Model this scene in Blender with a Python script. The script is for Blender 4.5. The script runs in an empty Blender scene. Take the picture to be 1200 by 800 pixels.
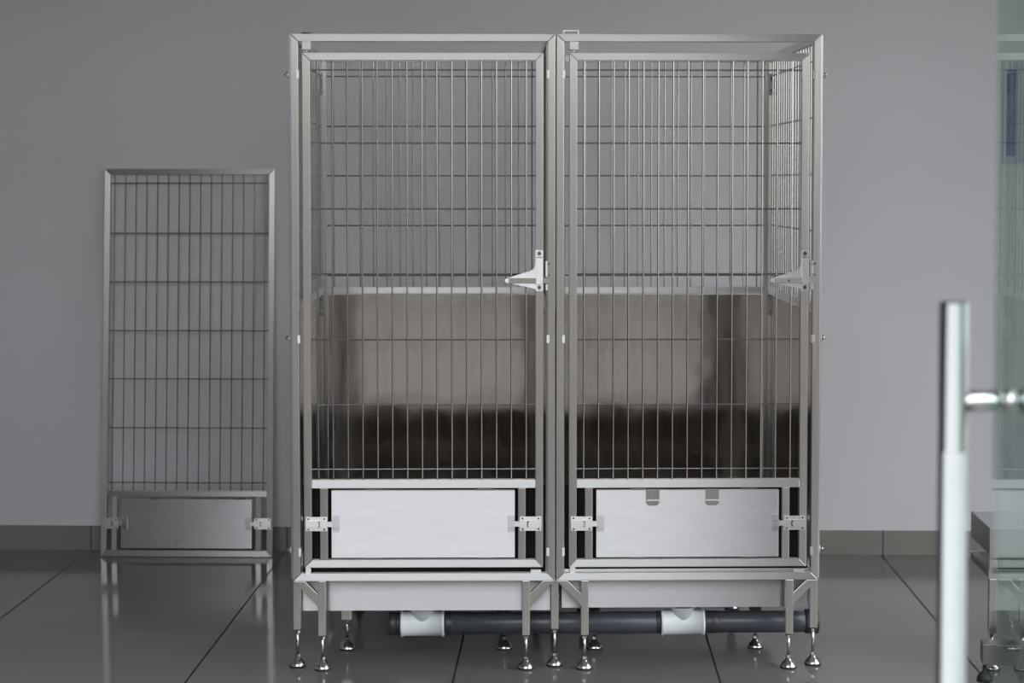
import bpy, bmesh, math, random
from mathutils import Vector, Matrix

C = bpy.context.scene.collection
R = math.radians

# ------------------------------------------------------------------ materials
def new_mat(name):
    m = bpy.data.materials.new(name)
    m.use_nodes = True
    nt = m.node_tree
    return m, nt, nt.nodes['Principled BSDF']

def node(nt, kind, **kw):
    n = nt.nodes.new(kind)
    for k, v in kw.items():
        if k in n.inputs:
            n.inputs[k].default_value = v
        else:
            setattr(n, k, v)
    return n

def ramp(nt, fac, stops):
    r = node(nt, 'ShaderNodeValToRGB')
    e = r.color_ramp.elements
    e[0].position, e[0].color = stops[0][0], (*stops[0][1], 1)
    e[1].position, e[1].color = stops[-1][0], (*stops[-1][1], 1)
    for p, c in stops[1:-1]:
        x = e.new(p)
        x.color = (*c, 1)
    nt.links.new(fac, r.inputs[0])
    return r

def steel(name, color, rough, spread=None, aniso=0.0, grain=(1, 1, 1), vary=0.06, bump=0.0, bump_scale=3.0,
          smudge=0.0, coord='Object'):
    """brushed or rolled stainless sheet; spread = direction across the brushing"""
    m, nt, b = new_mat(name)
    L = nt.links.new
    tc = node(nt, 'ShaderNodeTexCoord')
    mp = node(nt, 'ShaderNodeMapping')
    mp.inputs['Scale'].default_value = grain
    L(tc.outputs[coord], mp.inputs[0])
    n1 = node(nt, 'ShaderNodeTexNoise', Scale=9.0, Detail=5.0)
    L(mp.outputs[0], n1.inputs['Vector'])
    rr = node(nt, 'ShaderNodeMapRange')
    rr.inputs['To Min'].default_value = max(0.02, rough - vary)
    rr.inputs['To Max'].default_value = rough + vary
    L(n1.outputs[0], rr.inputs[0])
    L(rr.outputs[0], b.inputs['Roughness'])
    lo = tuple(c * 0.93 for c in color)
    cr = ramp(nt, n1.outputs[0], [(0.3, lo), (0.7, color)])
    out = cr.outputs[0]
    if smudge:
        n2 = node(nt, 'ShaderNodeTexNoise', Scale=5.0, Detail=8.0, Roughness=0.7)
        L(tc.outputs[coord], n2.inputs['Vector'])
        sm = ramp(nt, n2.outputs[0], [(0.66, (1, 1, 1)), (0.74, (1 - smudge,) * 3)])
        mx = node(nt, 'ShaderNodeMix', data_type='RGBA', blend_type='MULTIPLY')
        mx.inputs[0].default_value = 1.0
        L(out, mx.inputs[6]); L(sm.outputs[0], mx.inputs[7])
        out = mx.outputs[2]
    L(out, b.inputs['Base Color'])
    b.inputs['Metallic'].default_value = 1.0
    if spread:
        b.inputs['Anisotropic'].default_value = aniso
        v = node(nt, 'ShaderNodeCombineXYZ')
        for i in range(3):
            v.inputs[i].default_value = spread[i]
        L(v.outputs[0], b.inputs['Tangent'])
    if bump:
        n3 = node(nt, 'ShaderNodeTexNoise', Scale=bump_scale, Detail=1.5)
        L(tc.outputs[coord], n3.inputs['Vector'])
        bp = node(nt, 'ShaderNodeBump', Strength=bump, Distance=0.02)
        L(n3.outputs[0], bp.inputs['Height'])
        L(bp.outputs[0], b.inputs['Normal'])
    return m

def plain(name, color, rough=0.5, metal=0.0, spec=0.5):
    m, nt, b = new_mat(name)
    n = node(nt, 'ShaderNodeTexNoise', Scale=25.0, Detail=3.0)
    tc = node(nt, 'ShaderNodeTexCoord')
    nt.links.new(tc.outputs['Object'], n.inputs['Vector'])
    r = ramp(nt, n.outputs[0], [(0.3, tuple(c * 0.95 for c in color)), (0.7, color)])
    nt.links.new(r.outputs[0], b.inputs['Base Color'])
    b.inputs['Roughness'].default_value = rough
    b.inputs['Metallic'].default_value = metal
    b.inputs['Specular IOR Level'].default_value = spec
    return m

ST = (0.66, 0.645, 0.62)
M = {}
M['upright'] = steel('steel tube brushed upright', (0.63, 0.605, 0.57), 0.34, (1, 0.03, 0), 0.85, (6, 6, 0.3))
M['cross'] = steel('steel tube brushed lengthways', (0.82, 0.81, 0.795), 0.42, (0, 0.03, 1), 0.95, (0.3, 6, 6))
M['sheet'] = steel('matt rolled steel sheet', (0.90, 0.89, 0.895), 0.43, (0, 0.03, 1), 0.97, (1, 1, 4), smudge=0.25)
M['tray'] = steel('dull rolled steel tray', (0.70, 0.685, 0.69), 0.43, (0, 0.03, 1), 0.95, (1, 1, 4), smudge=0.2)
M['inner'] = steel('smooth steel sheet', (0.56, 0.52, 0.48), 0.11, None, 0, (3, 3, 1), 0.04, bump=0.20, bump_scale=4.0, smudge=0.12)
M['wire'] = steel('bright steel wire', (0.41, 0.403, 0.39), 0.19, None, 0, (1, 1, 1), 0.03)
M['fitting'] = steel('zinc plated fitting', (0.86, 0.85, 0.83), 0.40, (0, 0.03, 1), 0.75, (1, 1, 1), 0.05)
M['polished'] = steel('polished steel', (0.55, 0.54, 0.525), 0.2, None, 0, (1, 1, 1), 0.03)
M['handle'] = steel('satin steel handle', (0.245, 0.24, 0.232), 0.2, None, 0, (8, 8, 0.5), 0.05)
M['mat'] = plain('black door gap shade', (0.010, 0.0095, 0.009), 0.6, 0.0, 0.15)  # near-black colour of the added sheet that paints shade behind the door
M['dim_lining'] = plain('made up grey floor lining', (0.28, 0.28, 0.28), 0.6)  # made-up unseen floor lining, toned to keep the interior reflection dim
M['chrome'] = steel('bright steel standoff', (0.85, 0.85, 0.83), 0.16, None, 0, (1, 1, 1), 0.03)
M['film'] = plain('white protective film', (0.66, 0.66, 0.655), 0.35)
M['dark'] = plain('black rubber', (0.02, 0.02, 0.02), 0.6)
M['dull_shade_steel'] = steel('dull and shaded steel plate', (0.28, 0.27, 0.26), 0.4, None, 0, (1, 1, 1), 0.05)  # dull fittings; on hatch backs and stand sides it paints shade
M['pvc'] = plain('dark grey pvc pipe', (0.060, 0.066, 0.078), 0.32)
M['pvc_cap'] = plain('charcoal pvc cap', (0.035, 0.036, 0.042), 0.35)
M['tee'] = plain('white translucent plastic', (0.78, 0.82, 0.82), 0.35)
M['tee'].node_tree.nodes['Principled BSDF'].inputs['Subsurface Weight'].default_value = 0.2
M['tee'].node_tree.nodes['Principled BSDF'].inputs['Subsurface Radius'].default_value = (0.02, 0.02, 0.02)
M['plaster'] = None

def wall_mat(name, color):
    m, nt, b = new_mat(name)
    L = nt.links.new
    tc = node(nt, 'ShaderNodeTexCoord')
    n = node(nt, 'ShaderNodeTexNoise', Scale=1.3, Detail=6.0)
    L(tc.outputs['Object'], n.inputs['Vector'])
    r = ramp(nt, n.outputs[0], [(0.35, tuple(c * 0.965 for c in color)), (0.65, color)])
    L(r.outputs[0], b.inputs['Base Color'])
    n2 = node(nt, 'ShaderNodeTexNoise', Scale=180.0, Detail=2.0)
    L(tc.outputs['Object'], n2.inputs['Vector'])
    bp = node(nt, 'ShaderNodeBump', Strength=0.06, Distance=0.002)
    L(n2.outputs[0], bp.inputs['Height'])
    L(bp.outputs[0], b.inputs['Normal'])
    b.inputs['Roughness'].default_value = 0.75
    b.inputs['Specular IOR Level'].default_value = 0.25
    return m
M['wall'] = wall_mat('grey blue emulsion wall', (0.70, 0.702, 0.715))
M['charcoal'] = wall_mat('charcoal shop front panel', (0.05, 0.05, 0.052))
M['slate'] = wall_mat('slate grey side wall', (0.38, 0.38, 0.39))
M['ceiling'] = wall_mat('off white ceiling', (0.86, 0.86, 0.85))

def tile_mat(name, color, grout, size, off, rough, rot):
    """square tiles: grout lines from the fractional part of the position along and away from the back wall"""
    m, nt, b = new_mat(name)
    L = nt.links.new
    tc = node(nt, 'ShaderNodeTexCoord')
    sp = node(nt, 'ShaderNodeSeparateXYZ')
    L(tc.outputs['Object'], sp.inputs[0])
    masks, cells = [], []
    for i in range(2):
        a = node(nt, 'ShaderNodeMath', operation='SUBTRACT'); a.inputs[1].default_value = off[i]
        L(sp.outputs[i], a.inputs[0])
        d = node(nt, 'ShaderNodeMath', operation='DIVIDE'); d.inputs[1].default_value = size
        L(a.outputs[0], d.inputs[0])
        fl = node(nt, 'ShaderNodeMath', operation='FLOOR'); L(d.outputs[0], fl.inputs[0])
        cells.append(fl)
        pp = node(nt, 'ShaderNodeMath', operation='PINGPONG'); pp.inputs[1].default_value = 0.5
        L(d.outputs[0], pp.inputs[0])
        lt = node(nt, 'ShaderNodeMath', operation='LESS_THAN')
        lt.inputs[1].default_value = (0.0034 if i == 0 else 0.0016) / size
        L(pp.outputs[0], lt.inputs[0])
        masks.append(lt)
    mx = node(nt, 'ShaderNodeMath', operation='MAXIMUM')
    L(masks[0].outputs[0], mx.inputs[0]); L(masks[1].outputs[0], mx.inputs[1])
    n = node(nt, 'ShaderNodeTexNoise', Scale=2.2, Detail=7.0)
    L(tc.outputs['Object'], n.inputs['Vector'])
    cr = ramp(nt, n.outputs[0], [(0.3, tuple(c * 0.9 for c in color)), (0.7, color)])
    cv = node(nt, 'ShaderNodeCombineXYZ')
    L(cells[0].outputs[0], cv.inputs[0]); L(cells[1].outputs[0], cv.inputs[1])
    wn = node(nt, 'ShaderNodeTexWhiteNoise', noise_dimensions='2D')
    L(cv.outputs[0], wn.inputs['Vector'])
    mr = node(nt, 'ShaderNodeMapRange'); mr.inputs['To Min'].default_value = 0.94; mr.inputs['To Max'].default_value = 1.0
    L(wn.outputs['Value'], mr.inputs[0])
    ml = node(nt, 'ShaderNodeVectorMath', operation='SCALE')
    L(cr.outputs[0], ml.inputs[0]); L(mr.outputs[0], ml.inputs['Scale'])
    mc = node(nt, 'ShaderNodeMix', data_type='RGBA')
    mc.inputs[7].default_value = (*grout, 1)
    L(mx.outputs[0], mc.inputs[0]); L(ml.outputs[0], mc.inputs[6])
    L(mc.outputs[2], b.inputs['Base Color'])
    mr2 = node(nt, 'ShaderNodeMapRange'); mr2.inputs['To Min'].default_value = rough; mr2.inputs['To Max'].default_value = 0.7
    L(mx.outputs[0], mr2.inputs[0])
    L(mr2.outputs[0], b.inputs['Roughness'])
    return m
M['floor'] = tile_mat('polished grey porcelain tiles', (0.205, 0.190, 0.177), (0.015, 0.014, 0.013), 0.846, (-0.125, -1.37), 0.10, 0)
M['skirting'] = tile_mat('beige grey skirting tile', (0.285, 0.265, 0.24), (0.08, 0.095, 0.09), 0.846, (-0.118, 5.0), 0.25, 0)
M['paving'] = plain('brownish outdoor paving', (0.105, 0.088, 0.076), 0.8)
M['facade'] = plain('weathered grey render', (0.20, 0.195, 0.185), 0.8)
M['poster_white'] = plain('pale blue grey printed board', (0.42, 0.47, 0.55), 0.4)
M['poster_blue'] = plain('blue printed band', (0.05, 0.10, 0.30), 0.4)

def glass_mat():
    m = bpy.data.materials.new('green tinted clear glass')
    m.use_nodes = True
    nt = m.node_tree
    nt.nodes.clear()
    L = nt.links.new
    out = node(nt, 'ShaderNodeOutputMaterial')
    ge = node(nt, 'ShaderNodeNewGeometry')
    dt = node(nt, 'ShaderNodeVectorMath', operation='DOT_PRODUCT')
    L(ge.outputs['Normal'], dt.inputs[0]); L(ge.outputs['Incoming'], dt.inputs[1])
    ab = node(nt, 'ShaderNodeMath', operation='ABSOLUTE'); L(dt.outputs['Value'], ab.inputs[0])
    om = node(nt, 'ShaderNodeMath', operation='SUBTRACT'); om.inputs[0].default_value = 1.0; L(ab.outputs[0], om.inputs[1])
    pw = node(nt, 'ShaderNodeMath', operation='POWER'); pw.inputs[1].default_value = 5.0; L(om.outputs[0], pw.inputs[0])
    ma = node(nt, 'ShaderNodeMath', operation='MULTIPLY_ADD'); ma.inputs[1].default_value = 0.96; ma.inputs[2].default_value = 0.04
    L(pw.outputs[0], ma.inputs[0])
    tr = node(nt, 'ShaderNodeBsdfTransparent'); tr.inputs[0].default_value = (0.83, 0.90, 0.875, 1)
    gl = node(nt, 'ShaderNodeBsdfGlossy'); gl.inputs[0].default_value = (0.93, 1, 0.97, 1); gl.inputs['Roughness'].default_value = 0.0
    mx = node(nt, 'ShaderNodeMixShader')
    L(ma.outputs[0], mx.inputs[0]); L(tr.outputs[0], mx.inputs[1]); L(gl.outputs[0], mx.inputs[2])
    L(mx.outputs[0], out.inputs[0])
    return m
M['glass'] = glass_mat()

# ------------------------------------------------------------------ mesh helpers
class MB:
    def __init__(self):
        self.bm = bmesh.new()
        self.mats = []
    def mi(self, m):
        m = M[m]
        if m not in self.mats:
            self.mats.append(m)
        return self.mats.index(m)
    def hull(self, a, b, m):
        """prism between two matching rings of points"""
        k = self.mi(m)
        n = len(a)
        va = [self.bm.verts.new(p) for p in a]
        vb = [self.bm.verts.new(p) for p in b]
        fs = [self.bm.faces.new(va), self.bm.faces.new(vb[::-1])]
        for i in range(n):
            fs.append(self.bm.faces.new((va[i], vb[i], vb[(i + 1) % n], va[(i + 1) % n])))
        for f in fs:
            f.material_index = k
        return fs
    def box(self, x0, x1, y0, y1, z0, z1, m):
        self.hull([(x0, y0, z0), (x1, y0, z0), (x1, y0, z1), (x0, y0, z1)],
                  [(x0, y1, z0), (x1, y1, z0), (x1, y1, z1), (x0, y1, z1)], m)
    def xz(self, pts, y0, y1, m):
        self.hull([(x, y0, z) for x, z in pts], [(x, y1, z) for x, z in pts], m)
    def yz(self, pts, x0, x1, m):
        self.hull([(x0, y, z) for y, z in pts], [(x1, y, z) for y, z in pts], m)
    def cyl(self, p, q, r, m, seg=12, r2=None):
        p, q = Vector(p), Vector(q)
        d = (q - p).normalized()
        u = d.orthogonal().normalized()
        v = d.cross(u)
        r2 = r if r2 is None else r2
        ca = [(math.cos(2 * math.pi * i / seg), math.sin(2 * math.pi * i / seg)) for i in range(seg)]
        fs = self.hull([p + (u * a + v * b) * r for a, b in ca], [q + (u * a + v * b) * r2 for a, b in ca], m)
        if seg > 8:
            for f in fs[2:]:
                f.smooth = True
    def lathe(self, c, prof, m, seg=24, axis='z'):
        """prof: list of (radius, height) from bottom to top"""
        k = self.mi(m)
        rings = []
        for r, h in prof:
            ring = []
            for i in range(seg):
                a = 2 * math.pi * i / seg
                q = (r * math.cos(a), r * math.sin(a), h) if axis == 'z' else (h, r * math.cos(a), r * math.sin(a))
                ring.append(self.bm.verts.new((c[0] + q[0], c[1] + q[1], c[2] + q[2])))
            rings.append(ring)
        fs = [self.bm.faces.new(rings[0]), self.bm.faces.new(rings[-1])]
        for a, b in zip(rings, rings[1:]):
            for i in range(seg):
                f = self.bm.faces.new((a[i], a[(i + 1) % seg], b[(i + 1) % seg], b[i]))
                f.smooth = True
                fs.append(f)
        for f in fs:
            f.material_index = k
    def frame(self, x0, x1, z0, z1, t, y0, y1):
        """mitred rectangular tube frame facing front"""
        a, b, c, d = (x0, z0), (x1, z0), (x1, z1), (x0, z1)
        A, B, Cc, D = (x0 + t, z0 + t), (x1 - t, z0 + t), (x1 - t, z1 - t), (x0 + t, z1 - t)
        self.xz([a, b, B, A], y0, y1, 'cross')
        self.xz([d, D, Cc, c], y0, y1, 'cross')
        self.xz([a, A, D, d], y0, y1, 'upright')
        self.xz([b, c, Cc, B], y0, y1, 'upright')
    def build(self, name, parent=None, bevel=0.0, label=None):
        bmesh.ops.recalc_face_normals(self.bm, faces=self.bm.faces)
        me = bpy.data.meshes.new(name)
        self.bm.to_mesh(me)
        self.bm.free()
        for m in self.mats:
            me.materials.append(m)
        o = bpy.data.objects.new(name, me)
        C.objects.link(o)
        o.parent = parent
        if bevel:
            b = o.modifiers.new('edges', 'BEVEL')
            b.width = bevel; b.segments = 2; b.limit_method = 'ANGLE'; b.angle_limit = R(40)
        if label:
            o['label'] = label
        return o

def thing(name, label, cat, loc=(0, 0, 0), rot=(0, 0, 0), group=None):
    o = bpy.data.objects.new(name, None)
    C.objects.link(o)
    o.empty_display_size = 0.1
    o.location = loc
    o.rotation_euler = rot
    tag(o, label, cat, group)
    return o

def tag(o, label=None, cat=None, group=None, kind=None):
    if label: o['label'] = label
    if cat: o['category'] = cat
    if group: o['group'] = group
    if kind: o['kind'] = kind
    return o

T = 0.0248           # square tube of all frames

# ------------------------------------------------------------------ wire door (shared by the kennels and the spare one)
def wire_rows(m, x0, x1, zs, y, r=0.0027):
    for z in zs:
        m.cyl((x0, y, z), (x1, y, z), r, 'wire', 8)

def wire_cols(m, xs, z0, z1, y, r=0.0027):
    for x in xs:
        m.cyl((x, y, z0), (x, y, z1), r, 'wire', 8)

def bolt_latch(parent, x, z, s, y=-0.001, knob=True):
    """flat slide bolt; s = +1 shoots towards +x"""
    m = MB()
    X = lambda a: x + s * a
    def bx(a0, a1, y0, y1, z0, z1, mt):
        m.box(min(X(a0), X(a1)), max(X(a0), X(a1)), y0, y1, z0, z1, mt)
    bx(0.0, 0.070, y - 0.003, y, z - 0.023, z + 0.023, 'fitting')           # base plate
    bx(0.0, 0.070, y - 0.010, y - 0.003, z - 0.0115, z + 0.0115, 'fitting')  # raised channel
    bx(0.040, 0.046, y - 0.0115, y - 0.0098, z - 0.009, z + 0.009, 'dark')   # slot
    bx(0.0405, 0.0435, y - 0.017, y - 0.0115, z - 0.006, z + 0.006, 'fitting')  # thumb tab
    bx(0.066, 0.108, y - 0.0085, y - 0.0035, z - 0.0085, z + 0.0085, 'fitting')  # bolt
    for a in (0.009, 0.060):
        for d in (-0.017, 0.017):
            m.cyl((X(a), y - 0.0055, z + d), (X(a), y - 0.002, z + d), 0.0042, 'fitting', 10)
            m.cyl((X(a), y - 0.0060, z + d), (X(a), y - 0.0054, z + d), 0.0030, 'dark', 8)
    m.build('bolt_latch', parent, 0.0006)
    k = MB()
    def kx(a0, a1, y0, y1, z0, z1, mt):
        k.box(min(X(a0), X(a1)), max(X(a0), X(a1)), y0, y1, z0, z1, mt)
    kx(0.086, 0.108, y - 0.003, y + 0.004, z + 0.012, z + 0.026, 'tray')
    kx(0.086, 0.108, y - 0.003, y + 0.004, z - 0.026, z - 0.012, 'tray')
    kx(0.086, 0.108, y - 0.012, y - 0.0085, z - 0.012, z + 0.012, 'tray')
    kx(0.086, 0.108, y - 0.012, y + 0.001, z + 0.0105, z + 0.0125, 'tray')
    kx(0.086, 0.108, y - 0.012, y + 0.001, z - 0.0125, z - 0.0105, 'tray')
    k.build('bolt_keeper', parent, 0.0005)

def wire_door(parent, w, h, rows, first, last, mid, hatch, stubs, tabs=False, name='door', x=0.0, z=0.0, latch=True):
    y0, y1 = 0.0, T
    m = MB()
    # outer frame, mid rail and the two short stubs beside the hatch
    m.frame(x, x + w, z, z + h, T, y0, y1)
    m.box(x + T, x + w - T, y0 + 0.0004, y1, z + mid[0], z + mid[1], 'cross')
    for s0, s1 in stubs:
        m.box(x + s0, x + s1, y0 + 0.0006, y1, z + T, z + mid[0], 'upright')
    d = m.build(name, parent, 0.0016)
    g = MB()
    n = 15
    xs = [x + first + (last - first) * i / (n - 1) for i in range(n)]
    wire_cols(g, xs, z + mid[1] - 0.001, z + h - T + 0.001, y0 + 0.008)
    wire_rows(g, x + T - 0.001, x + w - T + 0.001, [z + r for r in rows], y0 + 0.0134)
    g.build('wire_grid', d)
    hx0, hx1, hz0, hz1 = hatch
    p = MB()
    p.box(x + hx0, x + hx1, y0 + 0.001, y0 + 0.004, z + hz0, z + hz1, 'sheet')
    # folded rims behind the hatch face and two hinge barrels along its lower and upper edge
    p.box(x + hx0, x + hx1, y0 + 0.004, y0 + 0.020, z + hz0, z + hz0 + 0.0015, 'sheet')
    p.box(x + hx0, x + hx1, y0 + 0.004, y0 + 0.020, z + hz1 - 0.0015, z + hz1, 'sheet')
    p.box(x + hx0, x + hx0 + 0.0015, y0 + 0.004, y0 + 0.020, z + hz0, z + hz1, 'sheet')
    p.box(x + hx1 - 0.0015, x + hx1, y0 + 0.004, y0 + 0.020, z + hz0, z + hz1, 'sheet')
    p.box(x + hx0 + 0.002, x + hx1 - 0.002, y0 + 0.0185, y0 + 0.020, z + hz0 + 0.002, z + hz1 - 0.002, 'dull_shade_steel')  # added back plate, darkened to paint the shaded inside of the door
    hp = p.build('hatch_panel', d, 0.0008)
    for zz in (hz1 + 0.003, hz0 - 0.003):
        for xx in (0.20, 0.56):
            q = MB()
            q.cyl((x + xx, y0 + 0.008, z + zz), (x + xx + 0.05, y0 + 0.008, z + zz), 0.0022, 'dull_shade_steel', 8)
            q.build('hatch_hinge', d)
    zc = z + (hz0 + hz1) / 2 + 0.002
    bolt_latch(d, x + 0.006, zc, 1)
    bolt_latch(d, x + w - 0.006, zc, -1)
    if tabs:
        for tx in (hx0 + 0.161, hx0 + 0.354):
            q = MB()
            a, b = x + tx, x + tx + 0.044
            zt = z + hz1
            q.box(a, b, y0 - 0.004, y0 + 0.001, zt - 0.030, zt + 0.004, 'upright')
            q.box(a, b, y0 - 0.012, y0 - 0.0035, zt - 0.033, zt - 0.030, 'fitting')
            q.hull([(a, y0 - 0.001, zt - 0.033), (b, y0 - 0.001, zt - 0.033), (b, y0 - 0.001, zt - 0.042),
                    (b - 0.008, y0 - 0.001, zt - 0.050), (a + 0.008, y0 - 0.001, zt - 0.050), (a, y0 - 0.001, zt - 0.042)],
                   [(a, y0 + 0.001, zt - 0.033), (b, y0 + 0.001, zt - 0.033), (b, y0 + 0.001, zt - 0.042),
                    (b - 0.008, y0 + 0.001, zt - 0.050), (a + 0.008, y0 + 0.001, zt - 0.050), (a, y0 + 0.001, zt - 0.042)], 'upright')
            q.build('hatch_tab', d, 0.0006)
    if latch:
        # tapered slam latch on the right post
        q = MB()
        px = x + w - T / 2 - 0.0005
        zl = z + 0.93
        L0 = px - 0.0125; L1 = px + 0.0125
        pts = [(px - 0.107, zl + 0.006), (px - 0.110, zl), (px - 0.107, zl - 0.006), (L0, zl - 0.0275), (L0 + 0.001, zl - 0.034),
               (L1, zl - 0.034), (L1, zl + 0.098), (L0, zl + 0.098), (L0, zl + 0.052), (L0 - 0.005, zl + 0.039),
               (L0 - 0.017, zl + 0.030), (L0 - 0.034, zl + 0.026)]
        q.xz(pts[::-1], y0 - 0.005, y0 - 0.0005, 'fitting')
        q.cyl((px - 0.103, y0 - 0.008, zl), (px - 0.103, y0 - 0.004, zl), 0.0075, 'fitting', 14)
        q.box(L0 + 0.002, L1 - 0.002, y0 - 0.013, y0 - 0.005, zl - 0.011, zl + 0.074, 'fitting')
        q.box(px - 0.098, px + 0.034, y0 - 0.011, y0 - 0.0045, zl - 0.0085, zl + 0.0085, 'upright')
        q.box(L0 + 0.002, L1 - 0.002, y0 - 0.0135, y0 - 0.0129, zl + 0.0735, zl + 0.0755, 'dark')
        for zz in (zl + 0.087, zl - 0.022):
            q.cyl((px, y0 - 0.009, zz), (px, y0 - 0.004, zz), 0.0070, 'polished', 14)
            q.cyl((px, y0 - 0.0096, zz), (px, y0 - 0.0088, zz), 0.0032, 'dark', 6)
        q.cyl((px - 0.052, y0 - 0.0125, zl), (px - 0.052, y0 - 0.0105, zl), 0.004, 'polished', 10)
        q.build('door_latch', d, 0.0007, 'zinc plated tapered door latch')
    return d

# ------------------------------------------------------------------ parts of a kennel
def foot(parent, x, y, ztop):
    m = MB()
    m.lathe((x, y, 0), [(0.0262, 0.0), (0.0268, 0.003), (0.0264, 0.007), (0.0245, 0.012), (0.0205, 0.018), (0.0150, 0.0235), (0.0105, 0.027), (0.0092, 0.034)], 'polished', 24)
    m.lathe((x, y, 0), [(0.0267, 0.0005), (0.0272, 0.002), (0.0272, 0.0045), (0.0267, 0.006)], 'dark', 24)
    m.cyl((x, y, 0.030), (x, y, ztop + 0.004), 0.0052, 'polished', 12)
    m.cyl((x, y, 0.034), (x, y, 0.042), 0.0088, 'polished', 6)
    m.cyl((x, y, ztop - 0.012), (x, y, ztop - 0.004), 0.0088, 'polished', 6)
    m.build('adjustable_foot', parent)

def leg(root, x, y, z0, z1, w=T):
    m = MB()
    m.box(x - w / 2, x + w / 2, y - w / 2, y + w / 2, z0, z1, 'upright')
    o = m.build('leg', root, 0.0016)
    foot(o, x, y, z0)
    return o

def kennel(label, loc, yaw, W, tabs, corner_legs, d=1.0, door_x=0.037, out=(0.008, 0.0), tray_x=(0.154, 0.686)):
    root = thing('dog_kennel', label, 'kennel', loc, (0, 0, yaw), 'stainless steel kennels standing side by side')
    zb, zt = 0.291, 2.055
    f = MB(); f.frame(0, W, zb, zt, T, 0, T); f.build('front_frame', root, 0.0018)
    # side panels: tube frame in the depth direction, wire above, sheet below
    zr0, zr1 = 1.161, 1.186
    for side in (0, 1):
        xa = -out[0] if side == 0 else W - T + out[1]
        xb = xa + T
        s = MB()
        y0, y1 = T + 0.001, d - T - 0.001
        s.box(xa, xb, y0, y0 + T, zb, zt, 'upright')
        s.box(xa, xb, y1 - T, y1, zb, zt, 'upright')
        for za, zz in ((zb, zb + T), (zr0, zr1), (zt - T, zt)):
            s.box(xa + 0.0004, xb - 0.0004, y0 + T, y1 - T, za, zz, 'cross')
        so = s.build('side_panel', root, 0.0016)
        g = MB()
        xm = (xa + xb) / 2
        n = 19
        for i in range(n):
            yy = y0 + T + 0.022 + (y1 - y0 - 2 * T - 0.044) * i / (n - 1)
            g.cyl((xm, yy, zr1 - 0.001), (xm, yy, zt - T + 0.001), 0.0027, 'wire', 8)
        for zz in (1.231, 1.42, 1.606, 1.792, 1.978):
            g.cyl((xm + 0.0054, y0 + T - 0.001, zz), (xm + 0.0054, y1 - T + 0.001, zz), 0.0027, 'wire', 8)
        g.build('wire_grid', so)
        p = MB()
        p.box(xm - 0.001, xm + 0.001, y0 + T + 0.002, y1 - T - 0.002, zb + T - 0.002, zr0 - 0.006, 'inner')
        p.build('splash_sheet', so)
    # back panel
    b = MB()
    y0, y1 = d - T, d
    b.frame(min(0, out[0]) + max(0, -out[0]) * 2, W + min(0, out[1]), zb, zt, T, y0, y1)
    b.box(T, W - T, y0 + 0.0004, y1, zr0, zr1, 'cross')
    bo = b.build('back_panel', root, 0.0016)
    g = MB()
    n = 16
    wire_cols(g, [0.052 + (W - 0.104) * i / (n - 1) for i in range(n)], zr1 - 0.001, zt - T + 0.001, y0 + 0.010)
    wire_rows(g, T - 0.001, W - T + 0.001, (1.229, 1.417, 1.604, 1.789, 1.976), y0 + 0.0155)
    g.build('wire_grid', bo)
    p = MB()
    p.box(T + 0.004, W - T - 0.004, y0 + 0.010, y0 + 0.012, zb + T - 0.002, zr0 - 0.005, 'inner')
    p.build('splash_sheet', bo)
    # corner plates with two bolts, inside the back corners
    yp = d - 2 * T - 0.001
    for side in (0, 1):
        x0 = -out[0] if side == 0 else W - T + out[1]
        for zz in (1.945, 1.12):
            k = MB()
            k.box(x0 + 0.002, x0 + T - 0.002, yp - 0.003, yp + 0.0005, zz - 0.040, zz + 0.040, 'dull_shade_steel')
            for dz in (-0.022, 0.022):
                k.cyl((x0 + T / 2, yp - 0.009, zz + dz), (x0 + T / 2, yp - 0.002, zz + dz), 0.008, 'polished', 6)
                k.cyl((x0 + T / 2, yp - 0.013, zz + dz), (x0 + T / 2, yp - 0.008, zz + dz), 0.004, 'dark', 10)
            k.build('corner_plate', root, 0.0006)
    # clips and cap nuts that tie the front frame to its neighbours
    for zz in (1.926, 1.076, 0.385):
        for side in (0, 1):
            k = MB()
            if side == 0:
                k.box(T - 0.006, T + 0.003, -0.0018, 0.020, zz - 0.013, zz + 0.013, 'fitting')
            else:
                k.box(W - T - 0.003, W - T + 0.006, -0.0018, 0.020, zz - 0.013, zz + 0.013, 'fitting')
            k.build('frame_clip', root, 0.0006)
            if out[side] > 0:
                k = MB()
                e = -out[0] if side == 0 else W + out[1]
                s = -1 if side == 0 else 1
                yy = T + 0.014
                k.cyl((e, yy, zz), (e + s * 0.003, yy, zz), 0.014, 'fitting', 16)
                k.cyl((e + s * 0.003, yy, zz), (e + s * 0.010, yy, zz), 0.0095, 'polished', 6)
                k.cyl((e + s * 0.010, yy, zz), (e + s * 0.016, yy, zz), 0.0075, 'polished', 12, 0.003)
                k.build('frame_bolt', root, 0.0006)
    # floor pan and drain tray
    t = MB()
    t.box(0.028, W - 0.028, 0.060, d - 0.03, 0.300, 0.303, 'dim_lining')
    t.box(0.028, W - 0.028, T + 0.004, T + 0.007, 0.300, 0.323 if tabs else 0.314, 'sheet')
    t.box(0.028, W - 0.028, T + 0.004, 0.062, 0.300, 0.303, 'sheet')
    t.build('floor_pan', root)
    t = MB()
    t.box(0.030, W - 0.030, 0.034, 0.038, 0.304, 0.600, 'mat')  # added black sheet, paints the shade seen through the door gaps
    t.box(0.030, W - 0.030, 0.038, 0.040, 0.304, 0.600, 'inner')  # added steel backing, tunes how dark the lower reflection gets
    t.build('gap_shade_sheet', root, 0.0005)
    t = MB()
    ty = 0.078
    zlow = 0.176 if not tabs else 0.184
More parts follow.
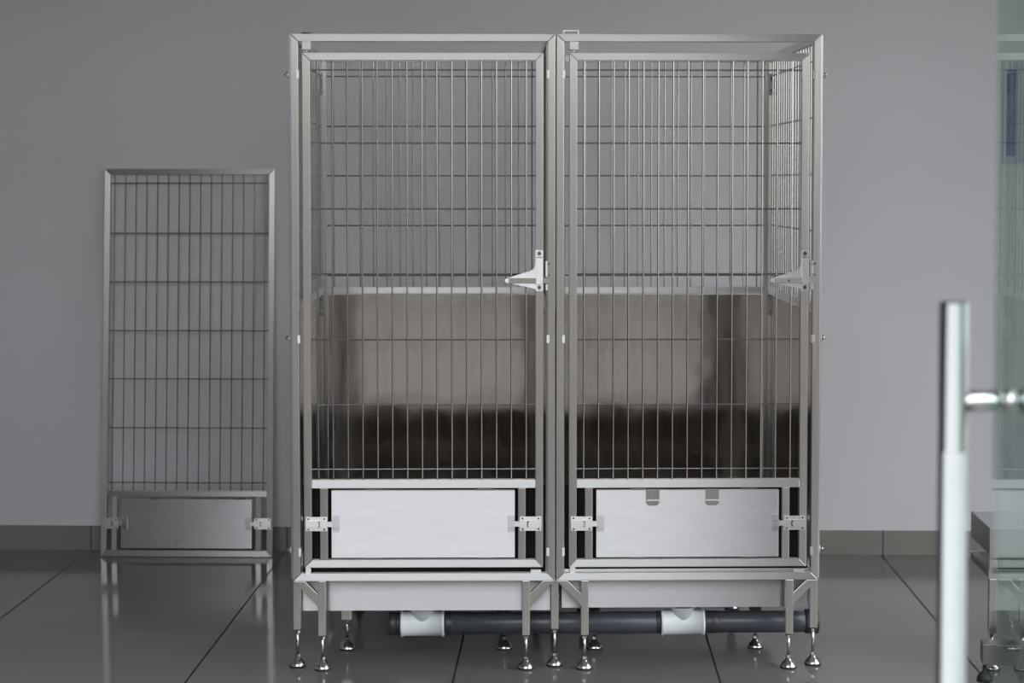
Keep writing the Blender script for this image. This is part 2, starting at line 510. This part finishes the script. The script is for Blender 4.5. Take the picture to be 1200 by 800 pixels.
    t.hull([(0.022, ty, zlow), (W - 0.012, ty, zlow), (W - 0.012, ty, 0.2985), (0.022, ty, 0.2985)],
           [(0.022, ty + 0.002, zlow), (W - 0.012, ty + 0.002, zlow), (W - 0.012, ty + 0.002, 0.2985), (0.022, ty + 0.002, 0.2985)], 'tray')
    t.box(0.022, W - 0.012, ty + 0.002, d - 0.06, zlow, zlow + 0.002, 'tray')
    t.box(0.022, 0.024, ty + 0.002, d - 0.06, zlow + 0.002, 0.2985, 'tray')
    t.box(W - 0.014, W - 0.012, ty + 0.002, d - 0.06, zlow + 0.002, 0.2985, 'tray')
    t.box(0.022, W - 0.012, d - 0.062, d - 0.06, zlow + 0.002, 0.2985, 'tray')
    t.build('drain_tray', root, 0.0008)
    # legs: two under the front frame, corner legs a little behind it, tray legs, rear legs
    for xl in (0.0935, W - 0.0935):
        leg(root, xl, T / 2, 0.112, zb + 0.0002)
    for xl in corner_legs:
        leg(root, xl, 0.050, 0.123, zb - 0.0002)
    for xl in tray_x:
        leg(root, xl, 0.262, 0.104, zlow, 0.036)
        leg(root, xl, 0.82, 0.104, zlow, 0.036)
    for xl in (0.036, W - 0.036):
        leg(root, xl, d - T / 2, 0.12, zb + 0.0002)
    # slanting braces from the frame corners to the front legs
    for s in (0, 1):
        k = MB()
        pts = [(0.002, 0.2905), (0.039, 0.2905), (0.082, 0.2485), (0.082, 0.2075)]
        if s:
            pts = [(W - x, z) for x, z in pts]
        k.xz(pts, 0.0006, T - 0.0006, 'upright')
        k.build('brace', root, 0.0014)
    # door
    dw, dz, dh = 0.7725, 0.335, 1.660
    dr = wire_door(root, dw, dh, (0.318, 0.527, 0.738, 0.950, 1.16, 1.371, 1.605), 0.0475, 0.7175, (0.258, 0.285),
                   (0.0885, 0.681, 0.032, 0.250), ((0.052, 0.077), (0.692, 0.716)), tabs, 'door', door_x, dz)
    # pivots between door and frame
    for up in (0, 1):
        k = MB()
        xc = door_x + 0.0125
        if up:
            k.box(xc - 0.012, xc + 0.016, 0.002, T - 0.002, zt - T - 0.026, zt - T + 0.001, 'upright')
            k.cyl((xc + 0.002, 0.0125, dz + dh - 0.001), (xc + 0.002, 0.0125, zt - T - 0.024), 0.0035, 'polished', 10)
            k.cyl((xc - 0.005, 0.0125, dz + dh - 0.001), (xc - 0.005, 0.0125, zt - T - 0.024), 0.0018, 'polished', 8)
        else:
            k.box(xc - 0.009, xc + 0.009, 0.003, T - 0.003, zb + T - 0.001, dz + 0.001, 'fitting')
        k.build('door_pivot', root, 0.0006)
    k = MB()
    xe = door_x + dw
    k.box(xe - 0.04, xe - 0.006, 0.003, T - 0.003, zb + T - 0.001, zb + T + 0.010, 'fitting')
    k.build('door_stop', root, 0.0006)
    # catch plate for the latch on the right post
    k = MB()
    zl = dz + 0.93
    xf = W - T
    k.box(xf - 0.006, xf - 0.0003, -0.002, 0.020, zl + 0.011, zl + 0.062, 'fitting')
    k.box(xf - 0.006, xf - 0.0003, -0.002, 0.020, zl - 0.031, zl - 0.011, 'fitting')
    k.box(xf - 0.004, xf + 0.009, -0.0018, -0.0003, zl + 0.011, zl + 0.024, 'upright')
    k.box(xf - 0.004, xf + 0.009, -0.0018, -0.0003, zl + 0.048, zl + 0.061, 'upright')
    for dzz in (0.018, 0.054):
        k.cyl((xf + 0.005, -0.007, zl + dzz), (xf + 0.005, -0.002, zl + dzz), 0.0045, 'dull_shade_steel', 8)
    k.build('latch_catch', root, 0.0006)
    # top fitting above the pivot
    k = MB()
    if tabs:
        k.box(0.021, 0.026, 0.004, 0.020, zt - 0.0005, zt + 0.009, 'fitting')
        k.box(0.068, 0.073, 0.004, 0.020, zt - 0.0005, zt + 0.009, 'fitting')
        k.box(0.021, 0.073, 0.004, 0.020, zt + 0.0085, zt + 0.012, 'fitting')
    else:
        k.cyl((0.052, 0.0125, zt - 0.0005), (0.052, 0.0125, zt + 0.004), 0.018, 'dull_shade_steel', 18)
    k.build('pivot_cap', root)
    return root

WL, WR = 0.848, 0.853
kennel('left one of the two tall stainless steel kennels, plain hatch without tabs',
       (-0.709, 5.748, 0), R(0.7), WL, False, (0.009, WL + 0.001), out=(0.008, -0.004))
kennel('right one of the two tall steel kennels, two tabs on its hatch',
       (0.1425, 5.757, 0), R(1.15), WR, True, (WR - 0.007,), 1.0, 0.0415, (-0.004, 0.008), (0.142, 0.69))

# ------------------------------------------------------------------ drain pipe under both kennels
pipe = thing('drain_pipe', 'dark grey drain pipe under the two kennels with two white plastic tees', 'pipe', (0.308, 5.905, 0.1185), (0, R(-0.32), 0))
def seg(name, x0, x1, prof_r, mat, lab=None):
    m = MB()
    m.lathe((0, 0, 0), [(prof_r - 0.002, x0), (prof_r, x0 + 0.002), (prof_r, x1 - 0.002), (prof_r - 0.002, x1)], mat, 32, 'x')
    return m.build(name, pipe, 0, lab)
px = lambda X: X - 0.308
seg('pipe_run', px(-0.40), px(-0.365), 0.036, 'pvc')
seg('pipe_run', px(-0.225), px(0.50), 0.036, 'pvc')
seg('pipe_run', px(0.634), px(0.98), 0.036, 'pvc')
seg('end_cap', px(-0.408), px(-0.385), 0.0385, 'pvc_cap', 'charcoal end cap')
seg('end_cap', px(0.974), px(1.017), 0.0405, 'pvc_cap', 'charcoal end cap')
for a, b in ((-0.385, -0.372), (-0.224, -0.200), (0.478, 0.4985), (0.6355, 0.685)):
    seg('coupling', px(a), px(b), 0.0375, 'pvc_cap')
for X in (-0.2975, 0.567):
    m = MB()
    x = px(X)
    m.lathe((x, 0, 0), [(0.036, -0.0725), (0.0445, -0.0715), (0.0445, -0.065), (0.041, -0.063), (0.041, 0.063), (0.0445, 0.065), (0.0445, 0.0715), (0.036, 0.0725)], 'tee', 36, 'x')
    m.lathe((x, 0, 0), [(0.038, 0.01), (0.039, 0.050), (0.044, 0.052), (0.044, 0.0545)], 'tee', 36, 'z')
    m.build('tee_fitting', pipe, 0, 'white plastic tee fitting')

# ------------------------------------------------------------------ spare door leaning on the back wall
WALL_YAW = R(-1.8)
lean = thing('kennel_door', 'spare steel kennel door leaning on the grey wall left of the kennels', 'kennel door', (-1.737, 7.505, 0.002), (R(-4.6), 0, R(-1.2)))
wire_door(lean, 0.727, 1.640, (0.310, 0.541, 0.748, 0.952, 1.159, 1.366, 1.579), 0.0435, 0.685, (0.252, 0.277),
          (0.085, 0.640, 0.035, 0.240), ((0.045, 0.068), (0.655, 0.679)), False, 'door_frame', 0, 0, False)

# ------------------------------------------------------------------ low base stand, cut by the right edge of the picture
st = thing('base_stand', 'low stainless steel stand behind the glass door at the right edge', 'stand', (1.545, 5.75, 0), (0, 0, R(-3)))
W3 = 0.84
m = MB(); m.box(0, W3, 0, 0.003, 0.377, 0.462, 'sheet'); m.box(0, 0.003, 0.003, 0.30, 0.377, 0.462, 'dull_shade_steel')  # tray ends in darker steel, painting the unlit sides
m.box(W3 - 0.003, W3, 0.003, 0.30, 0.377, 0.462, 'dull_shade_steel'); m.box(0.003, W3 - 0.003, 0.003, 0.30, 0.377, 0.380, 'sheet')
m.box(0, W3, 0.30, 0.303, 0.377, 0.462, 'sheet')
m.build('tray', st, 0.0008)
m = MB(); m.box(0, W3, 0, T, 0.299, 0.325, 'cross'); m.box(0, T, T, 0.30, 0.299, 0.325, 'dull_shade_steel')  # end rails likewise darkened as unlit sides
m.box(W3 - T, W3, T, 0.30, 0.299, 0.325, 'dull_shade_steel'); m.box(0, W3, 0.30, 0.30 + T, 0.299, 0.325, 'cross')
for xx in (0.0, W3 - T):
    m.box(xx, xx + T, 0.003, T, 0.325, 0.377, 'upright')
for xx in (0.33, W3 - T):
    m.box(xx, xx + T, 0.30, 0.30 + T, 0.325, 0.377, 'upright')
m.build('base_frame', st, 0.0014)
for xx, yy in ((T / 2, T / 2), (W3 - T / 2, T / 2), (0.34, 0.30 + T / 2), (W3 - T / 2, 0.30 + T / 2)):
    leg(st, xx, yy, 0.12, 0.299)
m = MB()
m.xz([(0.03, 0.299), (0.065, 0.299), (0.11, 0.25), (0.11, 0.21)], 0, T, 'cross')
m.build('brace', st, 0.0014)
leg(st, 0.11, T / 2, 0.12, 0.299)
skid = thing('floor_rail', 'dark steel rail near the floor on a black foot, right edge', 'rail', (1.49, 5.60, 0), (0, 0, R(-8)))
m = MB(); m.box(-0.004, 0.60, 0, 0.07, 0.058, 0.124, 'dull_shade_steel'); m.build('rail_bar', skid, 0.002)
for xx in (0.006, 0.55):
    m = MB()
    m.lathe((xx, 0.03, 0), [(0.024, 0), (0.024, 0.012), (0.016, 0.026), (0.007, 0.032), (0.006, 0.06)], 'dark', 20)
    m.build('foot', skid)

# ------------------------------------------------------------------ open glass door in the foreground
gd = thing('glass_door', 'open clear glass door seen edge on at the right edge', 'door', (0.568, 1.22, 0.012))
tag(gd, kind='thing')
m = MB(); m.box(0, 0.011, 0, 0.885, 0, 2.42, 'glass'); m.build('glass_pane', gd)
hz = 1.448 - 0.012
for s in (-1, 1):
    hx = 0.0055 + s * 0.0717
    m = MB()
    m.lathe((hx, 0.81, 0), [(0.0145, hz - 1.2), (0.0162, hz - 1.1985), (0.0162, hz - 0.0015), (0.0145, hz)], 'handle', 40)
    for z in (hz - 0.113, hz - 1.09):
        a, b = (0.0055 + s * 0.0055), hx - s * 0.010
        m.cyl((a, 0.81, z), (b, 0.81, z), 0.0118, 'chrome', 28)
        m.cyl((a, 0.81, z), (a + s * 0.006, 0.81, z), 0.0140, 'chrome', 28)
    ph = m.build('pull_handle', gd, 0, 'satin steel tubular pull handle')
    if s < 0:
        m = MB()
        for i in range(24):                      # a strip of film left on the front and right of the bar
            a0, a1 = R(-140 + i * 8.0), R(-140 + (i + 1) * 8.0)
            p = [(hx + r * math.cos(a), 0.81 + r * math.sin(a)) for r, a in ((0.0162, a0), (0.0162, a1), (0.0168, a1), (0.0168, a0))]
            m.hull([(x, y, hz - 1.0) for x, y in p], [(x, y, hz - 0.170) for x, y in p], 'film')
        bmesh.ops.remove_doubles(m.bm, verts=m.bm.verts, dist=1e-5)
        m.build('protective_film', ph, 0, 'white protective film around the lower part of the handle')

# ------------------------------------------------------------------ the room
def wall_frame(o):
    o.location = (0, 7.6, 0); o.rotation_euler = (0, 0, WALL_YAW)
    return o
def struct(name, mb, lab, cat, bevel=0):
    o = mb.build(name, None, bevel)
    tag(o, lab, cat, None, 'structure')
    return wall_frame(o)

XL, XR, YF, H = -3.6, 3.3, -6.35, 3.7
m = MB(); m.box(XL - 0.2, XR + 0.2, YF, 0.2, -0.12, 0.0, 'floor'); struct('floor', m, 'glossy grey square floor tiles with thin dark joints', 'floor')
m = MB(); m.box(XL - 0.2, XR + 0.2, 0.0, 0.2, 0.0, H, 'wall'); struct('wall_back', m, 'plain grey wall behind the kennels', 'wall')
m = MB(); m.box(XL - 0.2, XL, YF, 0.0, 0.0, H, 'slate'); struct('wall_left', m, 'grey side wall left of the view', 'wall')
m = MB()
WY0, WY1, WZ = -5.95, -1.5, 3.55      # unseen window opening, added to light the back wall from the right
m.box(XR, XR + 0.2, WY1, 0.0, 0.0, H, 'wall'); m.box(XR, XR + 0.2, YF, WY0, 0.0, H, 'wall'); m.box(XR, XR + 0.2, WY0, WY1, WZ, H, 'wall')
struct('wall_right', m, 'grey side wall right of the view with a large added unseen window', 'wall')
m = MB(); m.box(XL - 0.2, XR + 0.2, YF, 0.2, H, H + 0.15, 'ceiling'); struct('ceiling', m, 'off white ceiling above the view', 'ceiling')
m = MB()
OX0, OX1, OZ = -2.05, 1.72, 3.6      # shop front opening behind and beside the camera
m.box(XL, XR, YF, YF + 0.2, OZ, H, 'charcoal'); m.box(XL, OX0, YF, YF + 0.2, 0, OZ, 'charcoal'); m.box(OX1, XR, YF, YF + 0.2, 0, OZ, 'charcoal')
struct('wall_front', m, 'open shop front wall behind the camera', 'wall')
m = MB(); m.box(XL, XR, -0.011, -0.0005, 0.0, 0.104, 'skirting'); struct('baseboard_back', m, 'beige grey tiled baseboard along the grey wall', 'baseboard', 0.001)
m = MB(); m.box(-40, 40, -60, 30, -0.20, -0.12, 'paving'); struct('ground', m, 'brownish paving outside the shop front', 'paving')
m = MB(); m.box(-18, 18, -26, -20, -0.12, 4.6, 'facade'); struct('wall_opposite', m, 'plain building across the street behind the camera', 'building')

po = thing('wall_poster', 'blue edged poster on the wall behind the glass door', 'poster', (2.06, 7.525, 1.66), (0, 0, WALL_YAW))
m = MB(); m.box(0, 0.55, 0, 0.008, 0, 0.42, 'poster_white'); m.build('board', po, 0.001)
m = MB(); m.box(0.012, 0.05, -0.0015, 0.0002, 0.03, 0.39, 'poster_blue'); m.build('blue_band', po)

# ------------------------------------------------------------------ daylight
w = bpy.data.worlds.new('overcast sky'); bpy.context.scene.world = w
w.use_nodes = True
nt = w.node_tree
bg = nt.nodes['Background']
tc = node(nt, 'ShaderNodeTexCoord')
sp = node(nt, 'ShaderNodeSeparateXYZ')
nt.links.new(tc.outputs['Generated'], sp.inputs[0])
sky = ramp(nt, sp.outputs[2], [(0.0, (0.45, 0.44, 0.42)), (0.06, (0.75, 0.75, 0.75)), (0.25, (0.95, 0.97, 1.0)), (1.0, (0.75, 0.85, 1.0))])
nt.links.new(sky.outputs[0], bg.inputs['Color'])
bg.inputs['Strength'].default_value = 1.6

# ------------------------------------------------------------------ camera
cam = bpy.data.cameras.new('camera')
co = bpy.data.objects.new('camera', cam)
C.objects.link(co)
cam.sensor_fit = 'HORIZONTAL'
cam.sensor_width = 36.0
cam.lens = 36.0 * 2100 / 1200
cam.shift_y = -(298.0 - 400.0) / 1200 * -1.0
co.location = (0, 0, 1.585)
co.rotation_euler = (R(90 - 2.35), 0, 0)
cam.clip_start = 0.05
cam.dof.use_dof = True
cam.dof.focus_distance = 5.76
cam.dof.aperture_fstop = 4.5
bpy.context.scene.camera = co

sc = bpy.context.scene
sc.view_settings.view_transform = 'Standard'
sc.view_settings.look = 'None'
sc.view_settings.exposure = 1.4
sc.view_settings.gamma = 1.0
sc.view_settings.use_curve_mapping = False
sc.cycles.max_bounces = 10
sc.cycles.glossy_bounces = 8
sc.cycles.transparent_max_bounces = 16
